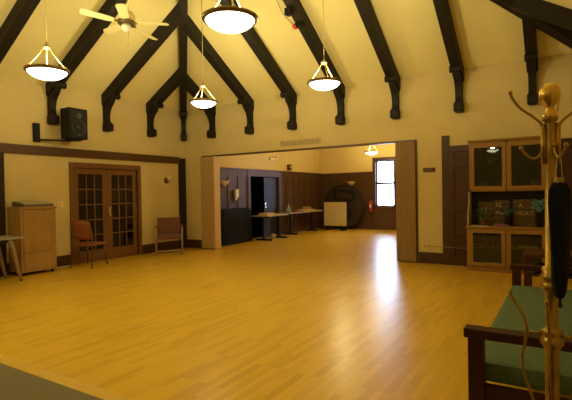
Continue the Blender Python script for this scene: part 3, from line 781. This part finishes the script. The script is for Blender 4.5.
leafy('potted_plant', -.36, 8.46, .772, FLOWB, DPOT, 'pale blue flowering plant at the right end of the hutch counter', .20, .08, 8, 36, .07, .25, .026)

def text_mesh(txt, size, parent, loc, mat, name='lettering', rotx=PI/2):
    cu = bpy.data.curves.new('t', 'FONT'); cu.body = txt; cu.size = size; cu.align_x = 'CENTER'; cu.align_y = 'CENTER'; cu.extrude = .002
    to = bpy.data.objects.new('t', cu); COL.objects.link(to)
    dg = bpy.context.evaluated_depsgraph_get(); me = bpy.data.meshes.new_from_object(to.evaluated_get(dg))
    bpy.data.objects.remove(to); bpy.data.curves.remove(cu)
    me.materials.clear(); me.materials.append(mat); me.name = name
    o = bpy.data.objects.new(name, me); COL.objects.link(o); o.parent = parent; o.location = loc; o.rotation_euler = (rotx, 0, 0)
    return o
def slat_sign(x, w, hh, lines, lab, y=8.62):
    t = thing('slat_sign', lab, 'sign', (x, y, .772), rot=(R(-8), 0, 0))
    mb = MB(); n = 5
    for i in range(n): mb.box(-w/2, w/2, -.008, .004, hh*i/n+.004, hh*(i+1)/n-.004, .002)
    mb.box(-w/2+.03, -w/2+.06, .004, .014, .0, hh).box(w/2-.06, w/2-.03, .004, .014, .0, hh)
    mb.build('board', SLAT, t)
    for s_, sz, dx, z in lines: text_mesh(s_, sz, t, (dx, -.0095, z), LETTER)
slat_sign(-1.2, .26, .42, [('HI', .12, -.03, .27)], 'dark slatted sign with HI behind the clay pot plant', 8.70)
slat_sign(-.94, .24, .45, [('LL', .10, -.04, .36), ('VOT', .10, .0, .22)], 'brown slatted sign with two rows of letters behind the middle plant', 8.66)
slat_sign(-.585, .36, .46, [('A', .10, -.06, .35), ('NGATI', .10, .0, .21)], 'widest slatted sign reading NGATI left of the pale blue flowers', 8.64)
o = MB().box(-.13, .13, -.06, .06, 0, .02, .008).box(-.1, .08, -.045, .05, .02, .045, .01).box(.0, .12, -.05, .03, .02, .035, .008).build('folded_cloth', PINK); o.location = (-.93, 8.42, .772); tag(o, 'magenta folded cloth on the hutch counter in front of signs', 'cloth')
o = MB().box(-.14, .14, -.05, .05, 0, .006).box(-.1, .13, -.045, .04, .006, .012).build('paper_sheet', plain('counter_paper', (.5, .45, .38), .8)); o.location = (-1.25, 8.39, .772); tag(o, 'pale papers on the left of the hutch counter', 'papers')
# things inside the hutch
paper_stack('paper_stack', (-.52, 8.58, .41), .28, .22, 3, PAPER, 'white papers on the shelf behind the lower right hutch door', seed=9)
o = MB().box(-.12, .12, -.1, .1, 0, .03, .006).build('book', plain('tan_book', (.35, .25, .1), .7)); o.location = (-1.08, 8.62, .091); tag(o, 'tan book at the bottom behind the lower left hutch door', 'book')
o = MB().lathe([(0, 0), (.03, 0), (.035, .06), (.028, .16), (.014, .2), (.014, .24), (0, .24)], n=16).build('glass_jar', plain('amber_jar', (.2, .14, .05), .3)); o.location = (-1.2, 8.6, .41); tag(o, 'amber jar on the shelf behind the lower left hutch door', 'jar')
o = MB().lathe([(0, 0), (.03, 0), (.034, .06), (.03, .13), (0, .135)], n=16).build('glass_jar', plain('grey_jar', (.14, .13, .09), .3)); o.location = (-1.06, 8.66, .41); tag(o, 'short grey jar beside the amber jar inside the hutch', 'jar')
o = MB().box(-.1, .1, -.07, .07, 0, .11, .015).box(-.105, .105, -.075, .075, .11, .13, .006).build('storage_tin', BLUEB); o.location = (-1.22, 8.68, 1.396); tag(o, 'blue grey tin behind the upper left hutch door', 'tin')
o = MB().lathe([(0, 0), (.04, 0), (.05, .02), (.10, .08), (.11, .10), (.10, .10), (.045, .03), (0, .025)], n=22).build('serving_bowl', plain('brown_bowl', (.2, .15, .07), .4)); o.location = (-1.1, 8.68, 1.846); tag(o, 'tan bowl on the shelf behind the upper left hutch door', 'bowl')
o = MB().lathe([(0, 0), (.05, 0), (.08, .05), (.085, .12), (.06, .16), (.055, .16), (.07, .11), (0, .02)], n=20).build('wicker_basket', plain('wicker_tan', (.42, .28, .10), .8, var=.3, scale=60)); o.location = (-.42, 8.68, 1.396); tag(o, 'round tan basket behind the upper right hutch door', 'basket')

# ------------------------------------------------------------------ bench
bn = thing('bench', 'long dark wooden bench with green cushion along the right wall', 'bench', (-.46, 2.58, 0))
BL, BD = 2.48, .66
for y in (.04, BL-.04):
    for x in (.045, BD-.04):
        MB().box(x-.04, x+.04, y-.035, y+.035, 0, .60 if x < .3 else .88, .005).build('post', BENCHW, bn)
    MB().box(-.015, BD, y-.045, y+.045, .60, .652, .010).build('armrest', BENCHW, bn)
    mb = MB().box(.085, BD-.08, y-.02, y+.02, .27, .35, .003)
    mb.prism([(.085, .27), (.085, .14), (.10, .20), (.14, .245), (.2, .27)], y-.018, y+.018, (0, 2, 1))
    mb.build('end_rail', BENCHW, bn)
MB().box(.02, .055, .075, BL-.075, .26, .35, .003).build('front_rail', BENCHW, bn)
MB().box(BD-.06, BD-.03, .075, BL-.075, .8, .88, .006).box(BD-.06, BD-.03, .075, BL-.075, .26, .35, .003).build('back_rail', BENCHW, bn)
mb = MB()
for i in range(22):
    y = .13+i*(BL-.26)/21; mb.box(BD-.055, BD-.035, y-.012, y+.012, .35, .8)
mb.build('back_slats', BENCHW, bn)
MB().box(.01, BD-.065, .08, BL-.08, .345, .455, .035).build('cushion', GREEN, bn)

# small table beyond the bench
st = thing('side_table', 'small reddish brown side table beyond the far bench arm', 'table', (-.14, 5.75, 0))
MB().box(-.26, .28, -.28, .28, .665, .70, .006).build('table_top', TABW, st)
for x in (-.22, .24):
    for y in (-.24, .24): MB().box(x-.025, x+.025, y-.025, y+.025, 0, .665, .003).build('leg', TABW, st)
MB().box(-.24, .26, .235, .255, .6, .665).box(-.245, -.225, -.235, .235, .6, .665).build('apron', TABW, st)
MB().box(-.22, .24, -.24, .24, .46, .48, .003).build('shelf', TABW, st)
o = MB().box(-.17, .17, -.14, .14, 0, .085, .03).box(-.15, .15, -.15, -.13, .02, .06, .006).build('black_bag', BLACK); o.location = (-.10, 5.70, .48); tag(o, 'black bag on the shelf of the side table beyond the bench', 'bag')
o = MB().box(-.03, .03, -.11, .11, 0, .03, .005).build('small_book', plain('grey_book', (.2, .19, .15), .6)); o.location = (-.32, 5.66, .48); tag(o, 'grey book beside the black bag on the side table', 'book')

# ------------------------------------------------------------------ coat stand
CX, CY = -.048, 2.1
cs = thing('coat_stand', 'tall brass coat stand with curved hooks in front of the bench', 'coat stand', (CX, CY, 0), R(31.7))
# local x = image right, local -y = toward camera
MB().lathe([(0, .03), (.05, .03), (.055, .06), (.03, .1), (.026, .4), (.026, .74), (.031, .76), (.041, .775), (.043, .79), (.036, .80), (.033, .81), (.040, .822), (.036, .832), (.023, .845), (.023, .98), (.034, .992), (.040, 1.01), (.034, 1.02), (.031, 1.026), (.041, 1.04), (.042, 1.05), (.034, 1.062), (.036, 1.08), (.022, 1.09), (.0205, 1.5), (.024, 1.54), (.022, 1.56), (.022, 1.655), (.019, 1.665), (.03, 1.675), (.026, 1.69), (.018, 1.70)], n=28).build('pole', BRASS, cs)
MB().lathe([(0, 1.67), (.022, 1.672), (.031, 1.69), (.024, 1.70), (.018, 1.712), (.016, 1.73), (.024, 1.738), (.035, 1.755), (.039, 1.778), (.036, 1.798), (.026, 1.814), (.010, 1.822), (0, 1.823)], n=28).build('finial', BRASSL, cs)
def pol(r, a, z): return (r*math.cos(a), r*math.sin(a), z)
def smooth_path(pts, k=6):
    P = [Vector(p) for p in pts]; out = []
    for i in range(len(P)-1):
        p0 = P[max(i-1, 0)]; p1 = P[i]; p2 = P[i+1]; p3 = P[min(i+2, len(P)-1)]
        for j in range(k):
            t = j/k
            out.append(.5*((2*p1)+(p2-p0)*t+(2*p0-5*p1+4*p2-p3)*t*t+(-p0+3*p1-3*p2+p3)*t**3))
    out.append(P[-1]); return out
for a in (R(180), R(48), R(-42)):
    pts = smooth_path([pol(.026, a, 1.53), pol(.028, a, 1.60), pol(.034, a, 1.655), pol(.07, a, 1.69), pol(.12, a, 1.725), pol(.15, a, 1.765), pol(.158, a, 1.785)])
    MB().tube(pts, .0055, 8).ball(pol(.158, a, 1.787), .0085).tube([pol(.027, a, 1.50), pol(.027, a, 1.66)], .010, 10).build('arm', BRASS, cs)
for a in (R(182), R(-95), R(62)):
    pts = smooth_path([pol(.026, a, 1.58), pol(.036, a, 1.545), pol(.058, a, 1.523), pol(.082, a, 1.525), pol(.105, a, 1.545), pol(.118, a, 1.562)])
    MB().tube(pts, .0046, 8).ball(pol(.119, a, 1.564), .0085).ball(pol(.03, a, 1.573), .009).build('hook', BRASS, cs)
for a in (R(142), R(232), R(322), R(52)):
    kx = .93 if a == R(142) else .74
    pts = smooth_path([pol(.165*kx, a, .965), pol(.155*kx, a, .94), pol(.12*kx, a, .885), pol(.098*kx, a, .83), pol(.105*kx, a, .76), pol(.118*kx, a, .70), pol(.11*kx, a, .63), pol(.085*kx, a, .56), pol(.06, a, .48), pol(.06, a, .40), pol(.10, a, .27), pol(.19, a, .14), pol(.25, a, .05), pol(.29, a, .012)])
    MB().tube(pts, .0062, 8).ball(pol(.166*kx, a, .967), .0085).build('leg', BRASS, cs)
    MB().tube([pol(.03, a, .81), pol(.098*kx, a, .81)], .005, 8).build('stretcher', BRASS, cs)
    MB().tube([pol(.02, a, .44), pol(.06, a, .44)], .006, 8).build('stretcher', BRASS, cs)

# umbrella hanging from the right front hook (local frame of stand reused)
ca, sa = math.cos(R(31.7)), math.sin(R(31.7))
hk = pol(.066, R(-95), 1.522)
UXw = CX+hk[0]*ca-hk[1]*sa; UYw = CY+hk[0]*sa+hk[1]*ca
um = thing('umbrella', 'navy folded umbrella hanging by its pale strap from the coat stand', 'umbrella', (UXw, UYw, .945), R(31.7))
mb = MB(); n = 20; prof = [(.012, .03), (.02, .05), (.026, .12), (.030, .22), (.034, .32), (.037, .40), (.033, .45), (.022, .475), (.012, .48)]
rings = []
for r_, z in prof:
    rings.append([mb.bm.verts.new(((r_*(1+.16*math.cos(5*t+z*6)))*math.cos(t)*1.1, (r_*(1+.16*math.cos(5*t+z*6)))*math.sin(t)*.8, z)) for t in [2*PI*i/n for i in range(n)]])
for a_, b_ in zip(rings, rings[1:]):
    for i in range(n):
        q = mb.bm.faces.new((a_[i], a_[(i+1) % n], b_[(i+1) % n], b_[i])); q.smooth = True
mb.bm.faces.new(rings[0]); mb.bm.faces.new(rings[-1]); mb.build('canopy', NAVY, um)
MB().tube([(0, 0, .0), (0, 0, .05)], .006, 8).ball((0, 0, .0), .009).build('tip', BLACK, um)
MB().box(-.014, .014, -.012, .012, .475, .498, .005).build('handle', plain('tan_handle', (.34, .26, .13), .6), um)
MB().tube([(-.012, 0, .497), (-.009, 0, .56), (-.004, .0, .585), (.004, 0, .585), (.009, 0, .56), (.012, 0, .497)], .0019, 6).build('strap', plain('pale_strap', (.5, .45, .3), .7), um)

# ------------------------------------------------------------------ world, sun, camera
w = bpy.data.worlds.new('daylight'); S.world = w; w.use_nodes = True
bgn = w.node_tree.nodes['Background']; bgn.inputs[0].default_value = (.55, .70, 1, 1); bgn.inputs[1].default_value = 24

cam = bpy.data.cameras.new('camera'); co = bpy.data.objects.new('camera', cam); COL.objects.link(co)
cam.sensor_fit = 'HORIZONTAL'; cam.sensor_width = 36; cam.lens = 450.65/572*36; cam.clip_start = .05
F_ = Vector((-.52618, .85024, -.01486)); R_ = Vector((.85034, .52593, -.01755)); U_ = R_.cross(F_)
M = Matrix((R_, U_, -F_)).transposed().to_4x4(); M.translation = (0, 0, 1.4); co.matrix_world = M
S.camera = co
S.view_settings.view_transform = 'Standard'; S.view_settings.look = 'None'; S.view_settings.exposure = 0
S.cycles.max_bounces = 10; S.cycles.diffuse_bounces = 6; S.cycles.glossy_bounces = 4; S.cycles.transparent_max_bounces = 12
S.cycles.sample_clamp_indirect = 6
